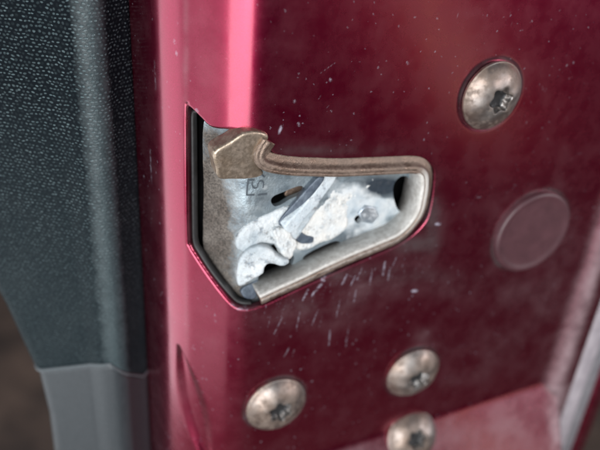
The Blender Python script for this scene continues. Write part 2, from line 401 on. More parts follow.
def mat_grease(name, c0, c1, dirt, bare):
    m, nt, out = new_mat(name); g = N(nt)
    tc = g.n('ShaderNodeTexCoord').outputs['Object']
    n1 = g.noise(tc, 190, 5, .65); n2 = g.noise(tc, 1000, 4, .7); n3 = g.noise(tc, 2800, 3, .7)
    of = g.n('ShaderNodeVectorMath', operation='ADD'); g.l(tc, of.inputs[0]); of.inputs[1].default_value = (.31, .17, .05)
    n4 = g.noise(of.outputs[0], 420, 4, .65)
    col = g.mix(g.rng(n1, .35, .65), c0, c1); col = g.mix(g.rng(n4, .56, .68, 0, .8), col, bare)
    col = g.mix(g.rng(g.math('ADD', g.math('MULTIPLY', n3, .6), g.math('MULTIPLY', n4, .4)), .54, .66, 0, .85), col, dirt)
    b = bsdf(g, Base_Color=col, Roughness=g.rng(n2, .3, .7, .38, .65), Normal=g.bump(g.math('ADD', n2, g.math('MULTIPLY', n3, .6)), .00022, .8))
    g.l(b.outputs[0], out.inputs[0]); return m
M_PAINT = mat_paint(); M_FLOOR = mat_floor(); M_FABRIC = mat_fabric()
def mat_rail():
    m, nt, out = new_mat('tarnished_zinc_rail'); g = N(nt)
    tc = g.n('ShaderNodeTexCoord').outputs['Object']; pl = g.attr('pale').outputs['Fac']
    n1 = g.noise(tc, 150, 4, .6); n2 = g.noise(tc, 800, 4, .7); n3 = g.noise(tc, 2600, 3, .7)
    nrm = g.bump(g.math('ADD', n2, n3), .00016, .7)
    a = bsdf(g, Base_Color=g.mix(g.rng(n1, .3, .7), (0.16, 0.105, 0.075), (0.36, 0.275, 0.22)), Metallic=.85, Roughness=g.rng(n2, .3, .7, .28, .5), Normal=nrm)
    b = bsdf(g, Base_Color=g.mix(g.rng(n2, .3, .7), (0.055, 0.038, 0.03), (0.19, 0.14, 0.11)), Roughness=.8, Normal=nrm)
    c = bsdf(g, Base_Color=g.mix(g.rng(n2, .3, .7), (0.66, 0.65, 0.62), (0.38, 0.355, 0.325)), Roughness=.6, Metallic=.1, Normal=nrm)
    x = g.n('ShaderNodeMixShader'); g.l(g.rng(g.math('ADD', g.math('MULTIPLY', n1, .6), g.math('MULTIPLY', n2, .4)), .42, .60, .15, .9), x.inputs[0]); g.l(a.outputs[0], x.inputs[1]); g.l(b.outputs[0], x.inputs[2])
    y = g.n('ShaderNodeMixShader'); g.l(g.rng(g.math('ADD', pl, g.math('MULTIPLY', n2, .5)), .45, .85), y.inputs[0]); g.l(x.outputs[0], y.inputs[1]); g.l(c.outputs[0], y.inputs[2])
    g.l(y.outputs[0], out.inputs[0]); return m
M_RAIL = mat_rail()
M_TAB = mat_metal('bronze_tarnished_tab', (0.34, 0.265, 0.195), (0.46, 0.385, 0.31), (0.20, 0.155, 0.12), .34, (.36, .52), 0.9, 240, .00008)
M_SCREW = mat_metal('zinc_screw', (0.30, 0.275, 0.26), (0.235, 0.175, 0.14), (0.17, 0.13, 0.105), .42, (.40, .58), .95, 130, .00004)
M_SOCKET = mat_metal('screw_socket_steel', (0.36, 0.35, 0.34), (0.20, 0.17, 0.15), (0.03, 0.022, 0.018), .55, (.25, .4), 1.0, 420)
M_GREASE = mat_grease('white_grease_on_zinc', (0.32, 0.37, 0.40), (0.54, 0.57, 0.58), (0.20, 0.175, 0.15), (0.10, 0.14, 0.18))
M_CREAM = mat_grease('dry_cream_grease', (0.60, 0.59, 0.555), (0.48, 0.52, 0.54), (0.26, 0.22, 0.18), (0.30, 0.36, 0.40))
M_ICE = mat_grease('wiped_pale_zinc', (0.46, 0.53, 0.57), (0.60, 0.64, 0.66), (0.30, 0.30, 0.30), (0.14, 0.18, 0.23))
M_RIDGE = mat_metal('bare_blue_zinc', (0.34, 0.40, 0.46), (0.55, 0.60, 0.64), (0.55, 0.58, 0.60), .35, (.3, .45), .8, 350)
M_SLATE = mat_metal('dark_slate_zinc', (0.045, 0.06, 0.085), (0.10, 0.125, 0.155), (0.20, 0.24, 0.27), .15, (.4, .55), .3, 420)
M_BLACK = mat_plain('black_plastic', (0.008, 0.008, 0.009), .5, (0.014, 0.014, 0.015), 800, .00005)
M_GASKET = mat_plain('black_gasket', (0.018, 0.018, 0.019), .5, (0.010, 0.010, 0.010), 900, .0001)
M_VINYL = mat_plain('grey_vinyl', (0.021, 0.027, 0.031), .42, (0.036, 0.043, 0.048), 1500, .00012, spec=.5)
M_WELT = mat_plain('grey_vinyl_welt', (0.065, 0.078, 0.085), .5, (0.05, 0.06, 0.066), 900, .00003)
M_PLUG = mat_plain('dusty_mauve_plastic', (0.068, 0.028, 0.034), .45, (0.050, 0.020, 0.025), 300, .00003)
M_SEAL = mat_plain('grey_seam_sealer', (0.34, 0.31, 0.33), .6, (0.22, 0.20, 0.22), 250, .0003)
M_STRIP = mat_plain('grey_rubber_strip', (0.16, 0.155, 0.165), .55, (0.11, 0.105, 0.115), 250, .0002)
M_MARK = mat_plain('stamped_mark', (0.05, 0.065, 0.08), .7)
M_GROUND = mat_plain('brown_earth', (0.16, 0.105, 0.08), .95, (0.05, 0.035, 0.03), 9, .01)
# ------------------------------------------------------------------ setting
gm = bpy.data.meshes.new('ground')
gx = np.linspace(-30, 30, 61); GG = np.stack(np.meshgrid(gx, gx), -1).reshape(-1, 2)
hz = 0.02*(fbm(np.hstack([GG*1.3 + 50, np.zeros((len(GG), 1))])) - .5)
ii = np.arange(61*61).reshape(61, 61)
gm.from_pydata(np.hstack([GG, hz[:, None]]).tolist(), [], np.stack([ii[:-1, :-1], ii[:-1, 1:], ii[1:, 1:], ii[1:, :-1]], -1).reshape(-1, 4).tolist())
ground = link('ground', gm, M_GROUND); ground['kind'] = 'structure'
# ------------------------------------------------------------------ the door
door = bpy.data.objects.new('car_door', None); COL.objects.link(door); door.location = ROOT_W
door['label'] = 'dark red car door edge with greasy latch, domed screws and dark grey trim'; door['category'] = 'car door'
# opening in the sheet (pixels of the paint edge -> surface)
hole_px = [(187, 110), (188, 107), (193, 111), (201, 119), (208, 126), (216, 129), (238, 131), (262, 136), (266.5, 142), (270, 151), (284, 161), (304, 164), (330, 163.5), (390, 163), (420, 163), (432, 167), (434, 178),
           (431, 205), (424, 224), (402, 243), (360, 262), (310, 284), (274, 301), (262, 306), (250, 309), (240, 308), (230, 302), (211, 279), (196, 257), (190, 247), (188, 238), (187, 180)]
HOLE = smooth_closed([on_prof(*p) for p in hole_px], 6)
# lower step of the end face
stA, stB = on_plane(325, 451), on_plane(531, 386)
st_dir = (stB - stA)[[0, 2]]; st_dir /= np.linalg.norm(st_dir); st_n = np.array([st_dir[1], -st_dir[0]])   # points down
def smst(x): x = np.clip(x, 0, 1); return x*x*(3 - 2*x)
def sheet_h(G):
    s, z = G.T
    h = np.zeros(len(G))
    d = (s - stA[0])*st_n[0] + (z - stA[2])*st_n[1]
    inx = smst((s - q0[0] + 2)/8.)
    sp = lambda x, k: k*np.logaddexp(0, x/k)
    rise = lambda x, sl, R: R - sp(R - sp(x, .35)*sl, .25)
    hl = rise(d, .50, 16.)*inx*(1 - smst((s - U_RIM - 4)/5.)); hr = rise(s - U_RIM, .62, RISE)
    h += np.logaddexp(hl/.15, hr/.15)*.15 - .15*math.log(2)*np.exp(-(hl + hr)/.3)
    # leaf-shaped dent in the chamfer
    a, b = np.array(on_prof(178, 345)), np.array(on_prof(209, 468)); ax = (b - a); L = np.linalg.norm(ax); ax /= L
    t = (G - a)@ax; o = (G - a)@np.array([ax[1], -ax[0]])
    wv = 3.9*np.sin(np.pi*np.clip(t/L, 0, 1)) + .3
    k = np.clip(1 - np.abs(o)/wv, 0, 1)*(t > 0)*(t < L)
    h -= 1.0*smst(k*1.2)
    for cx, cy in ((490.5, 95), (275.5, 403), (412, 371.5)):
        p = on_plane(cx, cy); r = np.hypot(s - p[0], z - p[2]); h -= .12*np.exp(-((r - 7.2)/.35)**2)
    # slight panel waviness
    h += 0.05*(fbm(np.stack([s*.06, z*.06, 0*s], 1), 2) - .5)
    # rolled lip round the opening
    lo, hi = HOLE.min(0) - 1.5, HOLE.max(0) + 1.5; m = ((G > lo) & (G < hi)).all(1)
    dh = np.full(len(G), 9.); dh[m] = dist_poly(G[m], HOLE)[0]
    r = .5; e = np.clip(r - dh, 0, r); h -= r - np.sqrt(np.maximum(r*r - e*e, 0))
    return h
# wear on the paint: scratches, smears, dirt (pixel strokes -> positions on the sheet)
strokes = [((322, 280), (330, 272), .45, 1.), ((331, 273), (335, 266), .35, 1.), ((303, 300), (308, 290), .4, .9), ((312, 296), (315, 290), .35, .9), ((316, 291), (324, 281), .55, .9),
           ((347, 275), (342, 284), .4, .7), ((355, 276), (351, 285), .3, .6), ((356, 290), (354, 302), .25, .6), ((330, 330), (329, 345), .35, .8), ((347, 336), (346, 346), .4, .9), ((349, 326), (347, 338), .25, .6),
           ((289, 348), (284, 357), .3, .7), ((294, 350), (292, 357), .25, .7), ((385, 262), (383, 275), .4, .7), ((390, 268), (388, 280), .3, .5), ((372, 270), (370, 283), .25, .5),
           ((279, 133), (282, 125), .4, .9), ((298, 276), (294, 284), .25, .5), ((362, 268), (357, 280), .3, .6), ((412, 291), (417, 291), .55, 1.), ((436, 224), (440, 224), .55, 1.), ((396, 258), (393, 266), .25, .6),
           ((282, 318), (274, 334), .2, .4), ((318, 310), (312, 325), .2, .4), ((340, 300), (336, 318), .2, .45), ((300, 312), (296, 330), .15, .4), ((230, 304), (238, 310), .3, .7), ((238, 309), (248, 310), .3, .8),
           ((214, 312), (216, 322), .3, .6), ((150, 150), (152, 185), .3, .35), ((155, 60), (156, 90), .25, .3), ((174, 40), (175, 43), .35, .8), ((176, 52), (177, 55), .3, .8), ((196, 109), (198, 112), .3, .8),
           ((407, 62), (408.5, 64), .25, .6), ((330, 79), (331, 81), .3, .8), ((298, 123), (299, 126), .35, .8), ((294, 100), (295, 102), .3, .7)]
for _ in range(34):            # many faint drag marks under the latch
    x = random.uniform(262, 425); y = 303 - (x - 262)*.38 + abs(random.gauss(0, 16)); k = random.uniform(3, 15)
    strokes.append(((x, y), (x - k*.30 + random.uniform(-1, 1), y + k), random.uniform(.05, .13), random.uniform(.05, .28)))
for _ in range(22):
    x = random.uniform(300, 590); y = random.uniform(5, 380); k = random.uniform(4, 22); an = random.uniform(0, 3.14)
    strokes.append(((x, y), (x + k*math.cos(an), y + k*math.sin(an)), random.uniform(.06, .12), random.uniform(.1, .3)))
STROKE = [(on_prof(*a), on_prof(*b), w, k) for a, b, w, k in [(a, b, w*(.7 if a[1] > 318 else .9), k*(.55 if a[1] > 318 else 1.)) for a, b, w, k in strokes]]
smears = [(430, 345, 17, 9, .30), (425, 335, 8, 6, .45), (448, 290, 22, 8, .30), (480, 350, 38, 22, .26), (455, 375, 30, 12, .30), (540, 330, 24, 50, .25), (505, 290, 40, 22, .25), (533, 232, 46, 52, .22), (560, 260, 20, 60, .2),
          (300, 310, 42, 13, .9), (360, 285, 50, 14, 1.1), (405, 262, 30, 14, .25), (330, 320, 60, 12, .18), (440, 210, 10, 26, .25), (345, 145, 60, 8, .18), (250, 330, 18, 12, .10), (205, 60, 18, 60, .32), (210, 330, 14, 40, .22), (186, 40, 3, 60, .8), (185, 110, 3, 60, .7), (186, 300, 3, 60, .5), (178, 330, 5, 60, .4), (180, 420, 6, 40, .4),
          (500, 60, 30, 30, .12), (470, 20, 22, 40, .18)]
SMEAR = [(on_prof(min(x, 599), y), on_prof(min(x, 599) + 1, y), on_prof(min(x, 599), y + 1), rx, ry, k) for x, y, rx, ry, k in smears]
grimes = [(372, 276, 70, 8, .55), (300, 303, 40, 7, .5), (432, 215, 7, 30, .7), (415, 245, 20, 9, .6), (330, 151, 70, 5, .35), (272, 300, 16, 6, .6)]
GRIME = [(on_prof(x, y), on_prof(x + 1, y), on_prof(x, y + 1), rx, ry, k) for x, y, rx, ry, k in grimes]
def blobs(G, L):
    r = np.zeros(len(G))
    for p, px_, py_, rx, ry, k in L:
        J = np.stack([px_ - p, py_ - p], 1); q = (G - p)@np.linalg.inv(J).T
        r += k*np.exp(-(q[:, 0]/rx)**2 - (q[:, 1]/ry)**2)
    return r
def sheet_attr(G):
    sc = np.zeros(len(G))
    for a, b, w, k in STROKE:
        lo, hi = np.minimum(a, b) - 3*w - .3, np.maximum(a, b) + 3*w + .3; m = ((G > lo) & (G < hi)).all(1)
        if not m.any(): continue
        P = G[m]; ab = b - a; L = ab@ab + 1e-9; t = np.clip(((P - a)@ab)/L, 0, 1); d = np.hypot(*(P - a - t[:, None]*ab).T)
        ww = w*(.55 + .45*np.sin(np.pi*(t*.8 + .1)))
        sc[m] = np.maximum(sc[m], .62*k*smst(1.15 - d/ww))
    du = blobs(G, SMEAR); gr = blobs(G, GRIME)
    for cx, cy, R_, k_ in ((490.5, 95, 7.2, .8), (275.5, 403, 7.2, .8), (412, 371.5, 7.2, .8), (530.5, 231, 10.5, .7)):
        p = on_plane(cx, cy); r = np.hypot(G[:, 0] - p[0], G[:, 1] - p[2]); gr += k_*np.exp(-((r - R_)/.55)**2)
    n = fbm(np.stack([G[:, 0]*.16, G[:, 1]*.16, 0*G[:, 0] + 3], 1), 4)
    return {'scratch': sc, 'dust': .22*du*smst((n - .10)/.7) + (.0 + .28)*smst((((G[:, 0] - stA[0])*st_n[0] + (G[:, 1] - stA[2])*st_n[1]) - .3)/1.5)*smst((G[:, 0] - 60)/6)*(.4 + n) + .62*np.exp(-((G[:, 0] - U_RIM - 3.0)/2.4)**2)*smst((n - .05)/.4), 'grime': gr*smst((n - .2)/.5)}  # the rim band's pale dust also paints in light missing there
def graded(lo, a, b, hi, fine, coarse):
    return np.concatenate([np.arange(lo, a, coarse), np.arange(a, b, fine), np.arange(b, hi, coarse)])
xs = graded(PS[0], HOLE[:, 0].min() - 6, HOLE[:, 0].max() + 22, PS[-1], .22, .5)
ys = graded(-215, HOLE[:, 1].min() - 25, HOLE[:, 1].max() + 12, 25, .22, .6)
sheet = patch('end_panel', None, [HOLE], .22, sheet_h, M_PAINT, door, sheet_attr, xs, ys, wall=1.3)
sheet['label'] = 'dark red metallic painted sheet with scratches under the latch'
# ---- seam sealer bead and folded skin edge on the hem flange at the right
def sweep(name, path, normal_fn, section, mat, parent, closed_section=True, cap=True, zfun=None):
    """path: (n,3) door mm; normal_fn(i)-> (outward, up) unit vectors; section: list of (o, h)"""
    path = np.asarray(path); V = []; F = []; m = len(section)
    for i in range(len(path)):
        o, up = normal_fn(i); sec = zfun(i, section) if zfun else section
        for a, b in sec: V.append(path[i] + o*a + up*b)
    for i in range(len(path) - 1):
        for j in range(m if closed_section else m - 1):
            k = (j + 1) % m; F.append([i*m + j, i*m + k, (i+1)*m + k, (i+1)*m + j])
    if cap and closed_section: F.append(list(range(m))[::-1]); F.append([(len(path)-1)*m + j for j in range(m)])
    me = mesh_np(name, np.array(V), F); return link(name, me, mat, parent)
zz = np.linspace(-212, 22, 160); H_HEM = RISE
def hem_at(p0, p1, w): a, b = on_plane(p0, 420, w)[0], on_plane(p1, 420, w)[0]; return np.interp((a + b)/2, prof[:, 0], PS), b - a
def fl_sweep(name, s_off, sec, mat, wob=.25):
    P = surf(np.full(len(zz), s_off) + wob*(fbm(np.stack([zz*.15, 0*zz + s_off, 0*zz], 1)) - .5), zz, H_HEM)
    _, _, nu, nw = prof_at(np.array([s_off]))
    up = np.array([nu[0], nw[0], 0]); o = np.array([nw[0], -nu[0], 0])
    return sweep(name, P, lambda i: (o, up), sec, mat, door)
def dome_sec(wd, ht, n=9): return [(-wd/2, -.4)] + [(-wd/2*math.cos(math.pi*k/n), ht*math.sin(math.pi*k/n)**.7) for k in range(n + 1)] + [(wd/2, -.4)]
for nm, p0, p1, ht, mt, lab in (('seam_sealer', 553, 575, 1.3, M_SEAL, 'pale grey seam sealer strip'), ('drip_strip', 574, 585, .8, M_STRIP, 'dull grey strip beside the seam sealer'), ('skin_hem', 585, 598, 1.5, M_PAINT, None)):
    c, wd_ = hem_at(p0, p1, .4); o = fl_sweep(nm, c, dome_sec(wd_, ht), mt, .6 if mt is M_SEAL else .2)
    if lab: o['label'] = lab
# ------------------------------------------------------------------ latch
H_FLOOR = -3.4
floor_px = [(204, 122), (222, 128), (262, 132), (300, 152), (360, 158), (428, 160), (436, 180), (428, 215), (400, 244), (350, 266), (290, 295), (258, 305), (244, 304), (230, 296), (213, 268), (204, 249), (204, 200)]
FL = smooth_closed([on_prof(x, y, H_FLOOR) for x, y in floor_px], 5)
def px_poly(pts, h, n=5): return smooth_closed([on_prof(x, y, h) for x, y in pts], n)
slot = px_poly([(271, 201), (274, 196), (283, 192), (299, 186), (304, 188), (303, 193), (290, 199), (280, 205), (274, 206)], H_FLOOR)
oval = px_poly([(393, 191), (396, 181), (403, 176), (410, 180), (412, 198), (404, 212), (396, 207)], H_FLOOR)
low = px_poly([(258, 278), (264, 266), (266, 250), (276, 244), (288, 250), (294, 258), (288, 270), (276, 281), (262, 286)], H_FLOOR)
sliver = px_poly([(303, 257), (318, 248), (336, 241), (341, 246), (326, 255), (308, 262)], H_FLOOR, 4)
pin = px_poly([(354, 219), (358, 215), (362, 219), (358, 223.5)], H_FLOOR, 5)
def fblob(G, L):
    r = np.zeros(len(G))
    for x, y, rx, ry, k in L:
        p = on_prof(x, y, H_FLOOR); J = np.stack([on_prof(x + 1, y, H_FLOOR) - p, on_prof(x, y + 1, H_FLOOR) - p], 1)
        q = (G - p)@np.linalg.inv(J).T; r += k*np.exp(-(q[:, 0]/rx)**2 - (q[:, 1]/ry)**2)
    return r
def floor_attr(G):
    n = fbm(np.stack([G[:, 0]*.35, G[:, 1]*.35, 0*G[:, 0]], 1), 4)
    g = fblob(G, [(340, 205, 40, 30, .6), (385, 225, 30, 22, .5), (385, 207, 22, 7, .7), (265, 190, 14, 12, .25), (290, 240, 40, 20, .5), (260, 220, 16, 10, .3)])
    d = fblob(G, [(208, 215, 22, 50, 1.0), (222, 258, 22, 34, .9), (226, 205, 18, 26, .45), (238, 292, 22, 12, .8), (210, 170, 12, 30, .8), (212, 135, 16, 16, .7), (245, 225, 8, 10, .2)])
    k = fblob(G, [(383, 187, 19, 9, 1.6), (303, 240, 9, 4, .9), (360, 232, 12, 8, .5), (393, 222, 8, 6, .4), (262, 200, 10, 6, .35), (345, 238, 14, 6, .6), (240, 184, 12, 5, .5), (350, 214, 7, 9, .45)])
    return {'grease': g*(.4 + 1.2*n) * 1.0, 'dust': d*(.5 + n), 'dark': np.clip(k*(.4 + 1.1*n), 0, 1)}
def floor_h(G):
    n = fbm(np.stack([G[:, 0]*.5, G[:, 1]*.5, 0*G[:, 0] + 9], 1), 4)
    g = fblob(G, [(385, 207, 20, 6, .5), (350, 200, 20, 20, .4), (212, 225, 14, 40, .35), (236, 290, 18, 10, .4)])
    return H_FLOOR + .22*(n - .5) + g*(.3 + n)*.55
latch = patch('door_latch', FL, [slot, oval, low, sliver, pin], .22, floor_h, M_FLOOR, door, floor_attr, wall=1.2, outer_wall=1.0)
latch['label'] = 'greasy zinc latch plate recessed in the opening of the red panel'
# dark housing behind the plate (seen through the holes and the gap at the left)
hp = smooth_closed([on_prof(x, y, -1.5) for x, y in [(180, 95), (230, 112), (300, 140), (445, 146), (450, 215), (420, 262), (300, 320), (235, 325), (180, 262), (178, 180)]], 4)
V = np.vstack([surf(hp[:, 0], hp[:, 1], np.full(len(hp), h)) for h in (-1.6, -16.0)]); m = len(hp)
housing = link('latch_housing', mesh_np('latch_housing', V, [[i, (i+1) % m, m + (i+1) % m, m + i] for i in range(m)] + [[m + i for i in range(m)]]), M_BLACK, latch, smooth=False)
# black gasket lining the left edge of the opening
gp = smooth_open([on_prof(x, y, -.5) for x, y in [(194, 113), (190, 116), (190, 140), (190.5, 180), (191, 220), (192, 244), (198, 256), (212, 277), (231, 299), (240, 305), (252, 306)]], 6)
gP = surf(gp[:, 0], gp[:, 1], np.full(len(gp), -2.0))
def gnf(i):
    a = gp[max(i-1, 0)]; b = gp[min(i+1, len(gp)-1)]; d = (b - a)/np.linalg.norm(b - a)
    _, _, nu, nw = prof_at(np.array([gp[i][0]])); up = np.array([nu[0], nw[0], 0]); tan = np.array([nw[0]*d[0], -nu[0]*d[0], d[1]])
    o = np.cross(up, tan); return o/np.linalg.norm(o), up
sweep('gasket', gP, gnf, [(.5*math.cos(t), .9*math.sin(t)) for t in np.linspace(0, 2*math.pi, 10, endpoint=False)], M_GASKET, latch)
# U-shaped rail (rolled lip of the striker slot)
rail_px = [(268, 141.5), (262.5, 150), (260.5, 159), (265, 166), (279, 170), (300, 172), (340, 173), (390, 171), (414, 170), (423, 173), (426, 181), (424, 200), (418, 218), (402, 236), (376, 248), (340, 263), (300, 282), (280, 291), (261, 300)]
W_TIP = 1.5
rp = smooth_open([on_plane(x, y, W_TIP)[[0, 2]] for x, y in rail_px], 8)
rc = rp.mean(0)
RP = np.stack([rp[:, 0], np.full(len(rp), W_TIP), rp[:, 1]], 1)
RP[:, 0] += .05*(vnoise(RP*.5) - .5); RP[:, 2] += .1*(vnoise(RP*.4 + 9) - .5)
def rnf(i):
    a = rp[max(i-1, 0)]; b = rp[min(i+1, len(rp)-1)]; d = (b - a)/np.linalg.norm(b - a)
    return np.array([-d[1], 0, d[0]]), np.array([0, 1., 0])
# path runs left->right over the top, so its left-hand normal points outwards (up)
rsec = [(-.85, -6.6), (-.85, -.75), (-.82, -.35), (-.68, -.12), (-.3, .0), (-.2, -.16), (-.08, .10), (.3, .16), (.55, .02), (.72, -.25), (.8, -.6), (1.0, -1.0), (1.35, -1.25), (1.8, -1.38), (2.1, -1.5), (2.1, -1.75), (1.0, -2.0), (.8, -3.2), (.7, -6.6)]
rsec = [(a_*1.14, b_) for a_, b_ in rsec]
rail = sweep('slot_rail', RP, rnf, rsec, M_RAIL, latch)
tt = np.repeat(np.linspace(0, 1, len(RP)), len(rsec)); jj = np.tile(np.arange(len(rsec)), len(RP))
pale = smst((tt - .42)/.12)*(1 - .42*smst((tt - .60)/.12))*np.where(jj <= 3, 1.0, np.where(jj == 5, .1, np.where(jj <= 9, .5, .1))) + .2*np.where(jj <= 2, 1, 0)
at = rail.data.attributes.new('pale', 'FLOAT', 'POINT'); at.data.foreach_set('value', pale.astype(np.float32))
rail['label'] = 'tarnished brown U-shaped metal lip of the latch slot'
# --- prisms cut from pixel outlines on a plane, with bevelled edges
def prism(name, pts, p0, nrm, depth, mat, parent, bevel=.35, n=3, seg=3, smooth=True, lump=0.0, soft=3):
    nrm = np.array(nrm, float); nrm /= np.linalg.norm(nrm)
    if np.ndim(p0) == 0: c = np.mean(pts, 0); p0 = on_plane(c[0], c[1], float(p0))
    P = np.array([on_tilted(x, y, np.array(p0, float), nrm) for x, y in pts])
    if smooth: P = smooth_closed(P, n)
    me = bpy.data.meshes.new(name); bm = bmesh.new(); r0 = np.array(ROOT_W)
    def tw(p): return Vector(np.array([p[0]*MM, -p[1]*MM, (p[2] + CAM_H)*MM]) - r0)
    vs = [bm.verts.new(tw(p)) for p in P]; f = bm.faces.new(vs)
    ex = bmesh.ops.extrude_face_region(bm, geom=[f])
    dv = Vector((-nrm[0]*depth*MM, nrm[1]*depth*MM, -nrm[2]*depth*MM))
    new = [g for g in ex['geom'] if isinstance(g, bmesh.types.BMVert)]
    bmesh.ops.translate(bm, vec=dv, verts=new)
    bmesh.ops.recalc_face_normals(bm, faces=bm.faces[:])
    front = set(vs); ed = [e for e in bm.edges if e.verts[0] in front and e.verts[1] in front]
    bmesh.ops.bevel(bm, geom=ed, offset=bevel*MM, segments=seg, profile=.5, affect='EDGES', clamp_overlap=True)
    bmesh.ops.triangulate(bm, faces=[f for f in bm.faces if len(f.verts) > 4])
    bm.to_mesh(me); bm.free()
    o = link(name, me, mat, parent)
    if lump > 0:
        r = o.modifiers.new('remesh', 'REMESH'); r.mode = 'VOXEL'; r.voxel_size = .16*MM; r.use_smooth_shade = True
        k = o.modifiers.new('smooth', 'SMOOTH'); k.iterations = soft; k.factor = .5
        for nm, sc, st in (('lumps', 2.2, 1.0), ('grain', .6, .45)):
            tx = bpy.data.textures.new(name + '_' + nm, 'CLOUDS'); tx.noise_scale = sc*MM; tx.noise_depth = 3
            dm = o.modifiers.new(nm, 'DISPLACE'); dm.texture = tx; dm.strength = lump*st*MM; dm.mid_level = .5
    return o
flat = (0, 1, 0)
def pw(w): return w
# bent bronze tab at the upper left
prism('bent_tab', [(214, 153), (230, 142.5), (244, 133.5), (258, 132), (269, 136), (266, 146), (260, 157), (261, 168), (264, 175), (252, 179.5), (232, 180), (219, 179), (216, 168)], .4, (.02, 1, -.12), 3.6, M_TAB, latch, bevel=.6, n=3, lump=.10, soft=6)['label'] = 'bronze tarnished bent metal tab'
# fork, claw, arm, ridge
prism('fork_plate', [(237, 248), (238, 237), (248, 225), (268, 214), (286, 207), (298, 203), (312, 192), (320, 205), (304, 230), (294, 244), (282, 246), (270, 244), (258, 245), (246, 253)], -2.7, (-.08, 1, .06), 1.9, M_GREASE, latch, bevel=.6, lump=.5, soft=5)
prism('claw', [(239, 287), (237, 274), (240.5, 259), (248, 250), (259, 246), (270, 249), (279, 257), (290, 261), (284, 267), (271, 264), (265, 268), (263, 274), (251, 281)], -.9, (-.22, 1, .16), 3.2, M_GREASE, latch, bevel=1.3, seg=5, lump=.35, soft=12)
prism('claw_foot', [(241, 290), (250, 284), (259, 280), (258, 291), (255, 299), (245, 298)], -2.6, (-.1, 1, .35), 1.6, M_SLATE, latch, bevel=.2, lump=.2, soft=2)
prism('cream_arm', [(296, 236), (308, 220), (324, 201), (338, 178), (356, 173), (376, 176), (369, 191), (355, 200), (348, 212), (349, 225), (340, 236), (322, 244), (306, 251), (297, 249)], -3.1, (0, 1, .06), 1.4, M_CREAM, latch, bevel=.7, lump=.5, soft=18)
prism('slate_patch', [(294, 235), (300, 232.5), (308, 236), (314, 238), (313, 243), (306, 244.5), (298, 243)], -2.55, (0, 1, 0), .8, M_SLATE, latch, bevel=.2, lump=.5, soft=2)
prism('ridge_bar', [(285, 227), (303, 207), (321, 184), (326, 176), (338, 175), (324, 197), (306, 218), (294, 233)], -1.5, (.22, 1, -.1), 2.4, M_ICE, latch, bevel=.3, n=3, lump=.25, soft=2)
prism('ridge_shade_side', [(278.5, 222), (297, 200), (316, 179), (322, 177), (324, 181), (304, 206), (290, 222), (285, 228)], -1.7, (-.25, 1, .1), 2.0, M_SLATE, latch, bevel=.2, n=3, lump=.15, soft=2)  # shaded flank of the ridge, its shade put into the dark colour
prism('slot_tongue', [(285, 196), (290, 188), (308, 182), (310, 190), (298, 197)], -5.2, (0, 1, 0), .6, M_RAIL, latch, bevel=.15)
prism('torn_grease', [(274, 231), (280, 227), (287, 229), (292, 236), (297, 243), (293, 255), (287, 260), (281, 250), (277, 241)], -1.5, (.15, 1, .15), 2.2, M_CREAM, latch, bevel=.35, lump=.9, soft=3)
# bolt: hexagon pocket seen as a raised collar with a pin
def hexpts(cx, cy, r, rot=10): return [(cx + r*math.cos(math.radians(rot + 60*k)), cy + .92*r*math.sin(math.radians(rot + 60*k))) for k in range(6)]
prism('bolt', hexpts(369, 215, 10.5), -2.8, flat, .9, M_RIDGE, latch, bevel=.3, smooth=False)
# stamped marks on the plate: bracket, letter, bars
def mark(pts, wpx=1.1):
    P = smooth_open([on_prof(x, y, H_FLOOR + .28) for x, y in pts], 4); V = []; F = []
    hw = .13*wpx
    for i in range(len(P)):
        d = P[min(i+1, len(P)-1)] - P[max(i-1, 0)]; d /= np.linalg.norm(d); nn = np.array([-d[1], d[0]])
        for k, hh in ((-1, .0), (0, .06), (1, .0)):
            q = P[i] + nn*hw*k; V.append(surf(np.array([q[0]]), np.array([q[1]]), H_FLOOR + .28 + hh)[0])
    for i in range(len(P) - 1):
        for k in (0, 1): F.append([i*3 + k, i*3 + k + 1, i*3 + k + 4, i*3 + k + 3])
    return link('stamped_stroke', mesh_np('stamped_stroke', np.array(V), F), M_MARK, latch)
mark([(248.5, 179.5), (247.5, 184), (247, 190), (246.5, 195.5)], 1.7)
mark([(248, 180), (252, 180.2), (254.5, 180.3)], 1.1); mark([(247, 195.3), (251, 195.2), (254.5, 195)], 1.0)
mark([(252, 182), (252.2, 186), (254.5, 188.3), (257, 187.2), (258, 184), (260, 181.2), (262.5, 181.5), (263.4, 184), (263, 188)], 1.0)
mark([(258, 195.2), (262, 194.6), (267, 194.2)], 1.2); mark([(259.5, 172.5), (261.5, 174.5), (264.5, 177.3)], 1.1)
